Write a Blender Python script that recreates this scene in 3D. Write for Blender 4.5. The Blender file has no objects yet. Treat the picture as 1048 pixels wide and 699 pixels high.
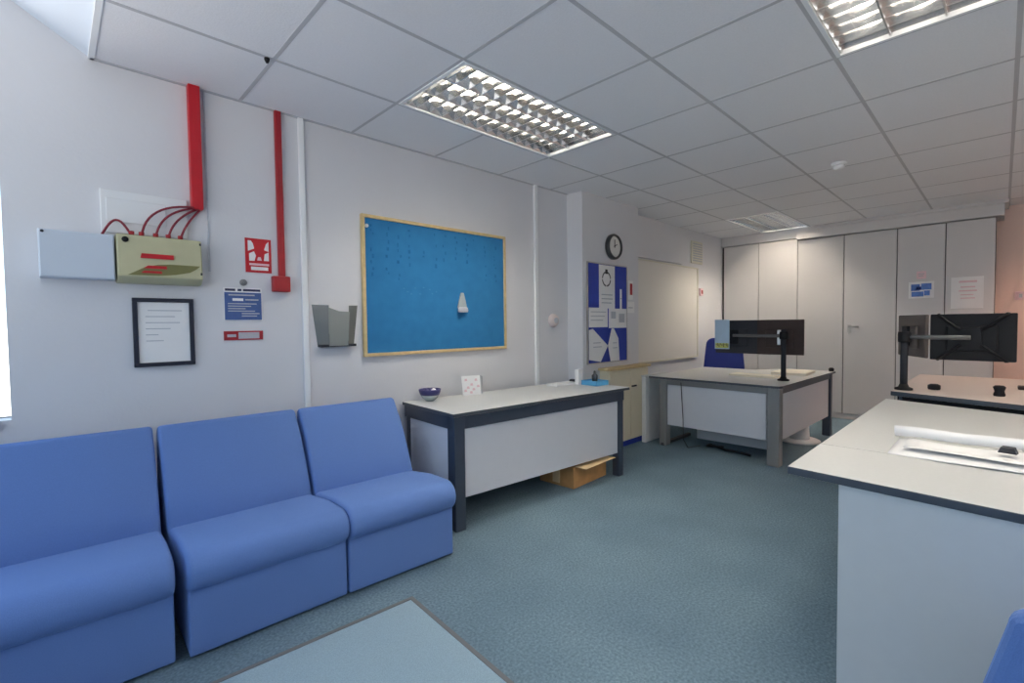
import bpy, bmesh, math, random
from mathutils import Vector, Matrix
random.seed(7)
scn = bpy.context.scene
COL = scn.collection
PI = math.pi

# ------------------------------------------------------------------ materials
def lin(c):
    return tuple((x/12.92 if x <= .04045 else ((x+.055)/1.055)**2.4) for x in (v/255 for v in c)) + (1.0,)

def mat(name, rgb, rough=.5, metal=0.0, noise=0.0, nscale=40.0, bump=0.0, bscale=200.0, spec=.5, dark=None, coat=0.0, detail=4.0):
    m = bpy.data.materials.new(name); m.use_nodes = True
    nt = m.node_tree; b = nt.nodes['Principled BSDF']
    b.inputs['Base Color'].default_value = lin(rgb)
    b.inputs['Roughness'].default_value = rough
    b.inputs['Metallic'].default_value = metal
    b.inputs['Specular IOR Level'].default_value = spec
    b.inputs['Coat Weight'].default_value = coat
    tc = nt.nodes.new('ShaderNodeTexCoord')
    if noise > 0:
        n = nt.nodes.new('ShaderNodeTexNoise'); n.inputs['Scale'].default_value = nscale; n.inputs['Detail'].default_value = detail
        nt.links.new(tc.outputs['Object'], n.inputs['Vector'])
        r = nt.nodes.new('ShaderNodeValToRGB')
        a = lin(dark) if dark else tuple(x*(1-noise) for x in lin(rgb)[:3]) + (1,)
        r.color_ramp.elements[0].color = a; r.color_ramp.elements[0].position = .3
        r.color_ramp.elements[1].color = lin(rgb); r.color_ramp.elements[1].position = .7
        nt.links.new(n.outputs['Fac'], r.inputs['Fac']); nt.links.new(r.outputs['Color'], b.inputs['Base Color'])
    if bump > 0:
        n2 = nt.nodes.new('ShaderNodeTexNoise'); n2.inputs['Scale'].default_value = bscale; n2.inputs['Detail'].default_value = 3
        nt.links.new(tc.outputs['Object'], n2.inputs['Vector'])
        bp = nt.nodes.new('ShaderNodeBump'); bp.inputs['Strength'].default_value = bump; bp.inputs['Distance'].default_value = .004
        nt.links.new(n2.outputs['Fac'], bp.inputs['Height']); nt.links.new(bp.outputs['Normal'], b.inputs['Normal'])
    return m

def emis(name, rgb, s):
    m = bpy.data.materials.new(name); m.use_nodes = True
    b = m.node_tree.nodes['Principled BSDF']
    b.inputs['Base Color'].default_value = lin(rgb)
    b.inputs['Emission Color'].default_value = lin(rgb); b.inputs['Emission Strength'].default_value = s
    return m

def glassy(name, rgb, mixf, rough=.05):
    m = bpy.data.materials.new(name); m.use_nodes = True
    nt = m.node_tree; b = nt.nodes['Principled BSDF']; out = nt.nodes['Material Output']
    b.inputs['Base Color'].default_value = lin(rgb); b.inputs['Roughness'].default_value = rough
    t = nt.nodes.new('ShaderNodeBsdfTransparent'); mx = nt.nodes.new('ShaderNodeMixShader')
    mx.inputs['Fac'].default_value = mixf
    nt.links.new(t.outputs[0], mx.inputs[1]); nt.links.new(b.outputs[0], mx.inputs[2]); nt.links.new(mx.outputs[0], out.inputs['Surface'])
    return m

def carpet_mat():
    m = mat('carpet', (86,106,122), rough=.95, spec=.1)
    nt = m.node_tree; b = nt.nodes['Principled BSDF']
    tc = nt.nodes.new('ShaderNodeTexCoord')
    n1 = nt.nodes.new('ShaderNodeTexNoise'); n1.inputs['Scale'].default_value = 90; n1.inputs['Detail'].default_value = 6
    n2 = nt.nodes.new('ShaderNodeTexNoise'); n2.inputs['Scale'].default_value = 1.6; n2.inputs['Detail'].default_value = 5
    for n in (n1, n2): nt.links.new(tc.outputs['Object'], n.inputs['Vector'])
    r1 = nt.nodes.new('ShaderNodeValToRGB')
    r1.color_ramp.elements[0].color = lin((82,103,118)); r1.color_ramp.elements[0].position = .25
    r1.color_ramp.elements[1].color = lin((120,143,157)); r1.color_ramp.elements[1].position = .75
    r2 = nt.nodes.new('ShaderNodeValToRGB')
    r2.color_ramp.elements[0].color = (.80,.82,.84,1); r2.color_ramp.elements[0].position = .35
    r2.color_ramp.elements[1].color = (1.05,1.04,1.02,1); r2.color_ramp.elements[1].position = .7
    mx = nt.nodes.new('ShaderNodeMixRGB'); mx.blend_type = 'MULTIPLY'; mx.inputs['Fac'].default_value = 1
    nt.links.new(n1.outputs['Fac'], r1.inputs['Fac']); nt.links.new(n2.outputs['Fac'], r2.inputs['Fac'])
    nt.links.new(r1.outputs['Color'], mx.inputs[1]); nt.links.new(r2.outputs['Color'], mx.inputs[2])
    nt.links.new(mx.outputs['Color'], b.inputs['Base Color'])
    bp = nt.nodes.new('ShaderNodeBump'); bp.inputs['Strength'].default_value = .5; bp.inputs['Distance'].default_value = .004
    n3 = nt.nodes.new('ShaderNodeTexNoise'); n3.inputs['Scale'].default_value = 350
    nt.links.new(tc.outputs['Object'], n3.inputs['Vector'])
    nt.links.new(n3.outputs['Fac'], bp.inputs['Height']); nt.links.new(bp.outputs['Normal'], b.inputs['Normal'])
    return m

M = {
 'wall': mat('wall_paint', (216,217,221), rough=.7, noise=.03, nscale=3, bump=.15, bscale=60, spec=.25),
 'back_wall': mat('warm_lit_back_wall', (238,212,200), rough=.7, noise=.03, nscale=3, bump=.1, bscale=60, spec=.25),  # pink cast of warm lamp light put into the wall colour
 'dado': mat('cream_paint', (226,216,190), rough=.6, noise=.03, nscale=4, bump=.05),
 'tile': mat('ceiling_tile', (236,237,240), rough=.9, noise=.04, nscale=120, bump=.25, bscale=160, spec=.15),
 'tbar': mat('ceiling_bar', (190,191,195), rough=.55, spec=.3, noise=.03),
 'soffit': mat('soffit_white', (214,224,236), rough=.4, noise=.02, nscale=4),
 'carpet': carpet_mat(),
 'white': mat('white_plastic', (226,228,230), rough=.4, noise=.02, nscale=8),
 'gloss_white': mat('white_gloss_paint', (238,240,242), rough=.3, noise=.02, nscale=8),
 'cupboard': mat('cupboard_laminate', (205,203,203), rough=.42, noise=.02, nscale=5),
 'cupboard_dark': mat('cupboard_gap', (60,58,60), rough=.7, noise=.1),
 'fabric': mat('blue_wool_fabric', (96,126,184), rough=.92, noise=.08, nscale=260, bump=.35, bscale=500, spec=.2),
 'fabric_dark': mat('dark_blue_fabric', (44,56,130), rough=.9, noise=.2, nscale=200, bump=.3, bscale=400, spec=.2),
 'desktop': mat('grey_laminate', (203,205,204), rough=.38, noise=.03, nscale=60, spec=.45),
 'edge': mat('dark_edge_band', (62,70,80), rough=.45, noise=.05, nscale=30),
 'panel': mat('pale_grey_panel', (203,206,214), rough=.5, noise=.02, nscale=20),
 'panel_blue': mat('pale_panel', (206,207,206), rough=.5, noise=.02, nscale=20),
 'frame_dark': mat('dark_blue_grey_metal', (50,60,76), rough=.42, noise=.05, nscale=40),
 'frame_grey': mat('grey_metal', (128,130,132), rough=.42, metal=.2, noise=.04, nscale=40),
 'arm': mat('arm_metal', (96,98,100), rough=.5, metal=.2, noise=.05, nscale=40),
 'black': mat('black_plastic', (24,25,29), rough=.6, spec=.25, noise=.1, nscale=40),
 'dark_grey': mat('dark_grey_plastic', (50,52,58), rough=.6, spec=.25, noise=.08, nscale=40),
 'brown_black': mat('brown_black_plastic', (62,50,48), rough=.6, spec=.25, noise=.1, nscale=30),
 'screen': mat('screen_glass', (12,13,16), rough=.12, noise=.05),
 'alu': mat('aluminium', (190,190,188), rough=.28, metal=1.0, noise=.04, nscale=30),
 'mirror': mat('louvre_aluminium', (225,226,226), rough=.16, metal=1.0, noise=.03, nscale=30),
 'red': mat('red_paint', (190,16,34), rough=.38, noise=.08, nscale=20),
 'dark_red': mat('dark_red_plastic', (160,24,36), rough=.4, noise=.12, nscale=20),
 'red_wire': mat('red_cable', (132,30,50), rough=.5, noise=.1),
 'panel_cream': mat('olive_cream_enamel', (186,184,150), rough=.5, noise=.04, nscale=20),
 'panel_olive': mat('olive_window', (120,118,72), rough=.35, noise=.12, nscale=20),
 'box_grey': mat('pale_grey_enamel', (196,206,218), rough=.5, noise=.02, nscale=10),
 'wood': mat('oak_wood', (214,190,142), rough=.5, noise=.18, nscale=30, spec=.3),
 'card': mat('brown_cardboard', (196,146,92), rough=.85, noise=.3, nscale=9),
 'card_light': mat('card_tape', (226,196,150), rough=.6, noise=.1, nscale=9),
 'felt': mat('blue_felt', (44,110,160), rough=.95, noise=.10, nscale=14, bump=.3, bscale=400, spec=.15),
 'felt_mark': mat('felt_mark', (36,98,148), rough=.95, noise=.2, nscale=40, spec=.1),
 'felt_pale': mat('felt_pale_mark', (62,126,172), rough=.95, noise=.2, nscale=60, spec=.1),
 'paper': mat('white_paper', (236,236,236), rough=.75, noise=.03, nscale=12),
 'paper_grey': mat('printed_grey', (182,186,194), rough=.75, noise=.1, nscale=60),
 'ink': mat('navy_ink', (40,48,84), rough=.7, noise=.2, nscale=60),
 'sign_blue': mat('sign_blue', (62,92,150), rough=.45, noise=.12, nscale=50),
 'royal': mat('royal_blue', (28,56,160), rough=.7, noise=.12, nscale=30),
 'print_blue': mat('print_blue', (90,130,205), rough=.7, noise=.3, nscale=40),
 'pink': mat('pale_pink', (232,200,206), rough=.7, noise=.1, nscale=40),
 'sky_paper': mat('pale_blue_print', (188,212,232), rough=.7, noise=.08, nscale=10),
 'yellow_print': mat('yellow_print', (218,222,120), rough=.7, noise=.3, nscale=60),
 'smoke': glassy('smoked_plastic', (118,123,122), .70, .3),
 'smoke_light': glassy('light_smoked_plastic', (160,165,162), .62, .3),
 'clear': glassy('clear_plastic', (205,214,212), .5, .15),
 'pane': glassy('window_glass', (225,235,240), .06, .02),
 'frame_black': mat('navy_black_frame', (24,30,50), rough=.4, noise=.1),
 'navy': mat('navy_plastic', (44,44,100), rough=.5, noise=.15, nscale=30),
 'cyan': mat('cyan_plastic', (86,166,214), rough=.5, noise=.08),
 'mat_pile': mat('blue_grey_mat', (152,176,190), rough=.95, noise=.22, nscale=230, bump=.6, bscale=500, spec=.1),
 'mat_edge': mat('mat_edging', (98,100,104), rough=.7, noise=.1),
 'vent': mat('cream_metal', (212,210,194), rough=.5, noise=.03),
 'dial': mat('clock_dial', (226,226,222), rough=.4, noise=.02),
 'clock_rim': mat('clock_rim', (70,72,74), rough=.3, metal=.4, noise=.05),
 'white_card': mat('cream_paper', (246,240,222), rough=.7, noise=.05, nscale=20),
}

for k_ in ('fabric', 'fabric_dark'):
    b_ = M[k_].node_tree.nodes['Principled BSDF']
    b_.inputs['Sheen Weight'].default_value = .35; b_.inputs['Sheen Roughness'].default_value = .4
    b_.inputs['Sheen Tint'].default_value = lin((150,180,230))
# ------------------------------------------------------------------ mesh helpers
class MB:
    def __init__(s): s.bm = bmesh.new()
    def _v(s, pts): return [s.bm.verts.new(p) for p in pts]
    def face(s, pts, mi=0):
        f = s.bm.faces.new(s._v(pts)); f.material_index = mi; return s
    def box(s, a, b, mi=0):
        x0,y0,z0 = (min(p,q) for p,q in zip(a,b)); x1,y1,z1 = (max(p,q) for p,q in zip(a,b))
        v = s._v([(x0,y0,z0),(x1,y0,z0),(x1,y1,z0),(x0,y1,z0),(x0,y0,z1),(x1,y0,z1),(x1,y1,z1),(x0,y1,z1)])
        for f in ((3,2,1,0),(4,5,6,7),(0,1,5,4),(1,2,6,5),(2,3,7,6),(3,0,4,7)):
            s.bm.faces.new([v[i] for i in f]).material_index = mi
        return s
    def prism(s, poly, ext, mi=0, side_mi=None):
        """poly: list of 3D points in order, ext: extrusion vector"""
        e = Vector(ext); a = s._v(poly); b = s._v([Vector(p)+e for p in poly]); n = len(poly)
        s.bm.faces.new(a).material_index = mi; s.bm.faces.new(b[::-1]).material_index = mi
        for i in range(n):
            s.bm.faces.new([a[(i+1)%n], a[i], b[i], b[(i+1)%n]]).material_index = mi if side_mi is None else side_mi
        return s
    def cyl(s, p0, p1, r0, r1=None, n=20, mi=0):
        r1 = r0 if r1 is None else r1
        p0, p1 = Vector(p0), Vector(p1); d = (p1-p0).normalized()
        u = d.orthogonal().normalized(); w = d.cross(u)
        A = s._v([p0+u*r0*math.cos(2*PI*k/n)+w*r0*math.sin(2*PI*k/n) for k in range(n)])
        B = s._v([p1+u*r1*math.cos(2*PI*k/n)+w*r1*math.sin(2*PI*k/n) for k in range(n)])
        s.bm.faces.new(A[::-1]).material_index = mi; s.bm.faces.new(B).material_index = mi
        for k in range(n):
            f = s.bm.faces.new([A[k], A[(k+1)%n], B[(k+1)%n], B[k]]); f.material_index = mi; f.smooth = True
        return s
    def lathe(s, prof, c=(0,0,0), axis='z', n=28, mi=0):
        """prof: list of (r, h)"""
        c = Vector(c); rings = []
        for r, h in prof:
            ring = []
            for k in range(n):
                a = 2*PI*k/n; x, y = max(r,1e-4)*math.cos(a), max(r,1e-4)*math.sin(a)
                p = {'z':(x,y,h), 'y':(x,h,y), 'x':(h,x,y)}[axis]
                ring.append(s.bm.verts.new(c+Vector(p)))
            rings.append(ring)
        for A, B in zip(rings, rings[1:]):
            for k in range(n):
                f = s.bm.faces.new([A[k], A[(k+1)%n], B[(k+1)%n], B[k]]); f.material_index = mi; f.smooth = True
        s.bm.faces.new(rings[0][::-1]).material_index = mi; s.bm.faces.new(rings[-1]).material_index = mi
        return s
    def tube(s, pts, r, n=8, mi=0):
        P = [Vector(p) for p in pts]; rings = []
        u = (P[1]-P[0]).orthogonal().normalized()
        for i, p in enumerate(P):
            d = (P[min(i+1,len(P)-1)]-P[max(i-1,0)]).normalized()
            u = (u-d*u.dot(d)).normalized(); w = d.cross(u)
            rings.append(s._v([p+u*r*math.cos(2*PI*k/n)+w*r*math.sin(2*PI*k/n) for k in range(n)]))
        for A, B in zip(rings, rings[1:]):
            for k in range(n):
                f = s.bm.faces.new([A[k], A[(k+1)%n], B[(k+1)%n], B[k]]); f.material_index = mi; f.smooth = True
        s.bm.faces.new(rings[0][::-1]).material_index = mi; s.bm.faces.new(rings[-1]).material_index = mi
        return s
    def build(s, name, m, parent=None, bevel=0, seg=2, smooth=False, loc=None, rotz=0, ang=35):
        bmesh.ops.recalc_face_normals(s.bm, faces=s.bm.faces[:])
        me = bpy.data.meshes.new(name)
        if smooth:
            for f in s.bm.faces: f.smooth = True
        s.bm.to_mesh(me); s.bm.free()
        for x in (m if isinstance(m, (list, tuple)) else [m]): me.materials.append(x)
        o = bpy.data.objects.new(name, me); COL.objects.link(o)
        if parent is not None: o.parent = parent
        if loc is not None: o.location = loc
        if rotz: o.rotation_euler = (0,0,rotz)
        if bevel > 0:
            b = o.modifiers.new('bevel', 'BEVEL'); b.width = bevel; b.segments = seg; b.limit_method = 'ANGLE'; b.angle_limit = math.radians(ang)
            b.harden_normals = False
        return o

def tag(o, label, cat, group=None):
    o['label'] = label; o['category'] = cat
    if group: o['group'] = group
    return o
def thing(name, label, cat, loc=(0,0,0), rotz=0, group=None):
    o = bpy.data.objects.new(name, None); COL.objects.link(o)
    o.location = loc; o.rotation_euler = (0,0,rotz); o.empty_display_size = .1
    return tag(o, label, cat, group)
def struct(name, mb, m, **k):
    o = mb.build(name, m, **k); o['kind'] = 'structure'; return o
def copy_tree(o, parent=None):
    c = o.copy(); COL.objects.link(c)
    if parent is not None: c.parent = parent
    for ch in list(o.children): copy_tree(ch, c)
    return c
def arc(cx, cz, r, a0, a1, n):
    return [(cx+r*math.cos(math.radians(a0+(a1-a0)*i/n)), cz+r*math.sin(math.radians(a0+(a1-a0)*i/n))) for i in range(n+1)]

# ------------------------------------------------------------------ room
W = 2.93          # left wall plane (y)
CE = 2.49         # ceiling height
XB = 7.60         # far wall
XR = -1.60        # wall behind the camera
YR = -2.30        # right wall
T = .15
X0, DX, Y0, DY = .1453, .6401, 2.9708, .6001
GX = [X0+DX*i for i in range(0, 12)]; GX[0] = .172
GY = [Y0-DY*j for j in range(0, 10)]

struct('floor', MB().box((XR-T, YR-T, -.12), (XB+T, W+T, 0)), M['carpet'])

# left wall with the window opening near the camera
wx0, wx1, wz0, wz1 = -1.35, -.130, .87, 2.62
HT = 2.80
struct('wall_left', MB().box((wx1, W, 0), (XB+T, W+T, HT)).box((XR-T, W, 0), (wx0, W+T, HT))
       .box((wx0, W, 0), (wx1, W+T, wz0)).box((wx0, W, wz1), (wx1, W+T, HT)), M['wall'])
# pillar
PX0, PX1, PY = 3.60, 4.585, 2.75
struct('wall_pillar', MB().box((PX0, PY, 0), (PX1, W, CE)), M['wall'])
struct('wall_far', MB().box((XB, YR-T, 0), (XB+T, W, HT)), M['back_wall'])
struct('wall_right', MB().box((XR-T, YR-T, 0), (XB, YR, HT)), M['wall'])
rz0, rz1, ry0, ry1 = .95, 2.45, -1.9, 2.5
struct('wall_rear', MB().box((XR-T, YR, 0), (XR, ry0, HT)).box((XR-T, ry1, 0), (XR, W, HT))
       .box((XR-T, ry0, 0), (XR, ry1, rz0)).box((XR-T, ry0, rz1), (XR, ry1, HT)), M['wall'])

# ceiling: tiles between the bars, open where a light fitting sits
LIGHTS = [  # (i0, i1, j row) cells
    (2, 4, 1), (2, 4, 4), (9, 11, 1), (9, 11, 6), (2, 4, 7), (5, 7, 6)]
cells_open = {(i, j) for i0, i1, j in LIGHTS for i in range(i0, i1)}
cm = MB(); t = .03; fall = .002
gxs = GX + [XB]
gys = [W] + GY[1:8] + [YR]
xe = [(GX[i], gxs[i+1]) for i in range(len(GX))]
for i, (xa, xb) in enumerate(xe):
    for j in range(len(gys)-1):
        ya, yb = gys[j], gys[j+1]
        if (i, j) in cells_open: continue
        cm.box((xa, yb, CE), (xb, ya, CE+t))
struct('ceiling', cm, M['tile'])
bars = MB()
for x in GX[1:]:
    # bars across the room, cut where a fitting spans them
    ys = [W] + GY[1:8] + [YR]
    i = round((x-X0)/DX)
    for j in range(len(ys)-1):
        if (i, j) in cells_open and (i-1, j) in cells_open: continue
        bars.box((x-.009, ys[j+1], CE-.0012), (x+.009, ys[j], CE+.001))
for y in GY[1:8]:
    bars.box((GX[0], y-.009, CE-.0016), (XB, y+.009, CE+.001))
bars.box((GX[0], W-.02, CE-.004), (PX0, W, CE+.001))
struct('trim_1', bars, M['tbar'])
# raised, splayed ceiling by the windows
sx, sz = -.27, 2.76
struct('ceiling_splay', MB().prism([(GX[0]+.005, YR, CE+.001), (sx, YR, sz), (sx, YR, sz+.04), (GX[0]+.005, YR, CE+.045)], (0, W-YR, 0)), M['soffit'])
struct('ceiling_high', MB().box((XR, YR, sz), (sx+.002, W, sz+.04)), M['soffit'])
struct('trim_2', MB().box((GX[0]-.008, YR, CE-.004), (GX[0]+.014, W, CE+.012)), M['gloss_white'])
# windows
def window(name, horiz, a0, a1, z0, z1, plane, mull):
    f = MB(); d = .05
    def b(p0, p1, q0, q1):
        if horiz: f.box((p0, plane, q0), (p1, plane+d, q1))
        else: f.box((plane-d, p0, q0), (plane, p1, q1))
    w = .05
    b(a0-.04, a0+.01, z0-.04, z1+.04); b(a1-.01, a1+.04, z0-.04, z1+.04); b(a0, a1, z0-.05, z0); b(a0, a1, z1, z1+.05)
    for k in range(1, mull): 
        c = a0+(a1-a0)*k/mull; b(c-.025, c+.025, z0, z1)
    o = struct(name, f, M['gloss_white'])
    p = MB()
    if horiz: p.box((a0, plane+.02, z0), (a1, plane+.026, z1))
    else: p.box((plane-.026, a0, z0), (plane-.02, a1, z1))
    g = p.build('pane', M['pane'], o)
    return o
window('window_1', True, wx0, wx1+.012, wz0, wz1, W+.085, 2)
window('window_2', False, ry0, ry1, rz0, rz1, XR-.085, 4)
struct('trim_4', MB().box((wx0-.05, W-.03, wz0-.03), (wx1-.04, W+.09, wz0)), M['gloss_white'])

# trunking, conduit
struct('trim_5', MB().box((1.090, W-.018, 0), (1.122, W, CE)), M['gloss_white'], bevel=.003)
struct('trim_6', MB().box((3.125, W-.022, .0), (3.165, W, CE)), M['gloss_white'], bevel=.003)
tag(MB().box((.612, W-.008, 1.55), (.620, W+.001, CE)).build('cable', M['paper_grey']), 'thin grey cable clipped straight down the wall beside the wide red trunking', 'cable')

# far wall: pelmet over the cupboards
XC = 7.22
struct('trim_7', MB().box((XC-.05, .0, 2.335), (XB, 1.925, CE)).box((XC-.012, 1.925, 2.36), (XB, W, CE)).box((XC-.075, -.03, CE-.035), (XB, 1.72, CE-.001)), M['cupboard'], bevel=.004)

# ------------------------------------------------------------------ far wall cupboards
DY_ = [2.925, 2.415, 1.925, 1.405, .88, .455, .06]
cup_lab = ['tall pale grey double cupboard in the left far corner beside the dark gap',
           'tall grey double cupboard in the middle of the far wall, with a door handle',
           'tall grey double cupboard at the right of the far wall, notices on its doors']
for n in range(3):
    ya, ym, yb = DY_[2*n], DY_[2*n+1], DY_[2*n+2]
    t_ = thing('cupboard', cup_lab[n], 'cupboard', (XC, (ya+yb)/2, 0), 0, 'cupboards along the far wall')
    cy = (ya+yb)/2; top = 2.33 if n else 2.355
    MB().box((.022, yb-cy, .0), (XB-XC-.001, ya-cy, top)).build('carcass', M['cupboard_dark'], t_)
    for k, (p, q) in enumerate(((ym, ya), (yb, ym))):
        g0 = .03 if (n == 0 and k == 0) else .004
        d = MB().box((0, p-cy+.004, .07), (.02, q-cy-g0, top-.004)).build('door', M['cupboard'], t_, bevel=.003)
        if n == 1 and k == 1:
            h = MB().box((-.006, q-cy-.085, 1.10), (0, q-cy-.045, 1.20)).cyl((0, q-cy-.065, 1.175), (-.05, q-cy-.065, 1.175), .009)
            h.cyl((-.045, q-cy-.065, 1.175), (-.045, q-cy-.165, 1.172), .009).cyl((0, q-cy-.065, 1.12), (-.022, q-cy-.065, 1.12), .007)
            h.box((-.026, q-cy-.069, 1.085), (-.022, q-cy-.061, 1.12)).build('handle', M['alu'], d)
    MB().box((.012, yb-cy+.002, .002), (.03, ya-cy-.002, .066)).build('plinth', M['cupboard'], t_)

def sheet_x(name, y0, y1, z0, z1, x, mats, marks, label, cat, group=None):
    """a sheet of paper facing -x"""
    mb = MB().box((x-.002, y0, z0), (x+.001, y1, z1))
    for (a, b, c, d, mi) in marks:   # fractions across (from left as seen) and down
        mb.box((x-.0035, y1-(y1-y0)*a, z1-(z1-z0)*c), (x-.0018, y1-(y1-y0)*b, z1-(z1-z0)*d), mi)
    return tag(mb.build(name, mats), label, cat, group)
sheet_x('notice', .545, .77, 1.50, 1.69, XC, [M['paper'], M['print_blue'], M['royal']],
        [(.10,.45,.15,.55,1), (.5,.9,.12,.5,1), (.12,.6,.6,.9,1), (.62,.84,.55,.85,1), (.3,.5,.3,.5,2)],
        'white notice printed in blue, stuck to the right-hand cupboard above the monitor pole', 'notice')
sheet_x('note', .615, .70, 1.72, 1.81, XC, [M['pink'], M['paper_grey']], [(.2,.8,.3,.4,1), (.2,.7,.55,.65,1)],
        'small pale pink note stuck above the blue printed notice', 'note')
sheet_x('notice', .145, .405, 1.37, 1.715, XC, [M['paper'], M['pink'], M['paper_grey']],
        [(.25,.8,.12,.18,1), (.3,.75,.3,.34,1), (.25,.8,.42,.46,1), (.3,.7,.55,.58,1), (.3,.75,.66,.69,1)],
        'plain white paper notice with faint pink print on the rightmost cupboard door', 'notice')
sw = thing('light_switch', 'small pale switch plate on the warm-lit far wall right of the cupboards', 'switch', (XB, -.135, 1.50))
MB().box((-.012, -.045, -.045), (0, .045, .045)).build('plate', M['pink'], sw, bevel=.004)
MB().box((-.018, -.012, -.02), (-.012, .012, .02)).build('rocker', M['paper_grey'], sw)

# ------------------------------------------------------------------ left wall beyond the pillar
struct('trim_8', MB().box((4.70, W-.03, 2.005), (5.90, W, 2.40)), M['wall'], bevel=.003)
wb = thing('wall_board', 'large blank cream board on the wall right of the pillar', 'board', (4.70, W, .78))
MB().box((.02, -.020, .02), (1.66, -.001, 1.195)).build('panel', mat('cream_board', (222,220,214), .4, noise=.02, nscale=4), wb)
fr = MB()
for a, b in (((0,-.026,0),(1.68,0,.02)), ((0,-.026,1.195),(1.68,0,1.21)), ((0,-.026,.02),(.02,0,1.195)), ((1.66,-.026,.02),(1.68,0,1.195))): fr.box(a, b)
fr.build('frame', M['vent'], wb)
v = thing('wall_vent', 'cream slatted air vent high on the wall left of the far cupboards', 'vent', (6.20, W, 2.05))
MB().box((0, -.02, 0), (.33, 0, .30)).build('casing', M['vent'], v, bevel=.004)
sm = MB()
for k in range(8): sm.box((.03, -.026, .03+k*.032), (.30, -.018, .045+k*.032))
sm.build('slats', M['paper_grey'], v)
cp = thing('call_point', 'small red and white call point on the wall right of the cream board', 'call point', (6.45, W, 1.62))
MB().box((0, -.03, 0), (.08, 0, .1)).build('housing', M['pink'], cp, bevel=.004)
MB().box((.02, -.034, .025), (.06, -.029, .075)).build('window', M['dark_red'], cp)
# low cream cupboard in front of the pillar
lc = thing('low_cupboard', 'low cream cupboard with a wooden top against the pillar', 'cupboard', (3.86, 2.63, 0))
MB().box((0, .012, .06), (.72, .117, .79)).build('body', M['dado'], lc, bevel=.002)
MB().box((.01, .03, 0), (.71, .117, .06)).build('plinth', M['royal'], lc)
d_ = MB().box((.37, 0, .075), (.715, .012, .78)).build('door', M['dado'], lc, bevel=.003)
MB().box((.39, -.012, .60), (.47, 0, .615)).build('handle', M['black'], d_)
d_ = MB().box((.005, 0, .075), (.365, .012, .78)).build('door', M['dado'], lc, bevel=.003)
MB().box((-.03, -.015, .79), (.75, .117, .815)).build('top', M['wood'], lc, bevel=.003)

# clock
ck = thing('wall_clock', 'round wall clock with a dark rim high on the pillar', 'clock', (4.095, PY, 2.02))
MB().lathe([(.128, 0), (.128, -.03), (.120, -.042), (.106, -.042), (.104, -.020)], axis='y', n=40).build('rim', M['clock_rim'], ck)
MB().lathe([(.105, -.018), (.105, -.024)], axis='y', n=40).build('dial', M['dial'], ck)
MB().box((-.003, -.030, -.01), (.003, -.026, .07)).build('minute_hand', M['black'], ck)
MB().prism([(-.01, -.028, -.003), (.045, -.028, .022), (.045, -.028, .029), (-.01, -.028, .005)], (0, .002, 0)).build('hour_hand', M['black'], ck)

# pinboard on the pillar with papers
BX0, BX1, BZ0, BZ1 = 3.655, 4.335, .86, 1.84
nb = thing('notice_board', 'royal blue notice board covered in papers on the front of the pillar', 'notice board', (BX0, PY, BZ0))
MB().box((.008, -.014, .008), (BX1-BX0-.008, -.001, BZ1-BZ0-.008)).build('felt', M['royal'], nb)
fr = MB(); w_, h_ = BX1-BX0, BZ1-BZ0
for a, b in (((0,-.018,0),(w_,0,.01)), ((0,-.018,h_-.01),(w_,0,h_)), ((0,-.018,.01),(.01,0,h_-.01)), ((w_-.01,-.018,.01),(w_,0,h_-.01))): fr.box(a, b)
fr.build('frame', M['alu'], nb)
BY = PY-.0145
def paper_y(poly, y, mats, marks, label, group='papers on the blue notice board', cat='paper', name='pinned_paper', th=.0015):
    mb = MB().prism([(x, y-th, z) for x, z in poly], (0, th, 0))
    for pl, mi in marks:
        mb.prism([(x, y-th-.0008, z) for x, z in pl], (0, .001, 0), mi)
    return tag(mb.build(name, mats), label, cat, group)
def R(x0, x1, z0, z1): return [(x0, z0), (x1, z0), (x1, z1), (x0, z1)]
ring = []
def ringpoly(cx, cz, r, a0, a1, wd=.014, n=10):
    return arc(cx, cz, r, a0, a1, n) + arc(cx, cz, r-wd, a1, a0, n)
cxr, czr = 3.965, 1.69
paper_y(R(3.84, 4.11, 1.40, 1.825), BY, [M['paper'], M['dark_grey'], M['paper_grey']],
        [(ringpoly(cxr, czr, .075, a, a+80), 1) for a in (5, 95, 185, 275)] + [(R(3.945, 3.985, 1.74, 1.785), 1), (R(3.88, 4.07, 1.53, 1.54), 2), (R(3.88, 4.07, 1.49, 1.50), 2), (R(3.88, 4.05, 1.45, 1.46), 2)],
        'white poster with a dark ring emblem at the top middle of the notice board')
paper_y(R(3.672, 3.98, 1.215, 1.405), BY-.002, [M['paper'], M['paper_grey']], [(R(3.70, 3.95, 1.36, 1.368), 1), (R(3.70, 3.93, 1.32, 1.328), 1), (R(3.70, 3.90, 1.28, 1.288), 1)],
        'wide white sheet across the middle left of the notice board')
paper_y(R(4.00, 4.322, 1.205, 1.40), BY-.002, [M['paper'], M['paper_grey']], [(R(4.04, 4.12, 1.30, 1.37), 1), (R(4.18, 4.28, 1.26, 1.35), 1)],
        'white sheet with grey pictures across the middle right of the notice board')
paper_y([(3.672, .905), (3.86, .875), (3.985, 1.03), (3.735, 1.20), (3.672, 1.19)], BY-.001, [M['paper'], M['paper_grey']], [(R(3.74, 3.86, 1.06, 1.068), 1), (R(3.74, 3.88, 1.02, 1.028), 1)],
        'tilted white sheet at the lower left of the notice board')
paper_y([(3.985, 1.03), (4.03, .872), (4.19, .872), (4.17, 1.10), (4.09, 1.20), (4.05, 1.20)], BY-.001, [M['paper'], M['paper_grey']], [(R(4.07, 4.14, 1.05, 1.058), 1), (R(4.07, 4.15, 1.00, 1.008), 1)],
        'white sheet at the lower centre of the notice board between two blue gaps')
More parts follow.
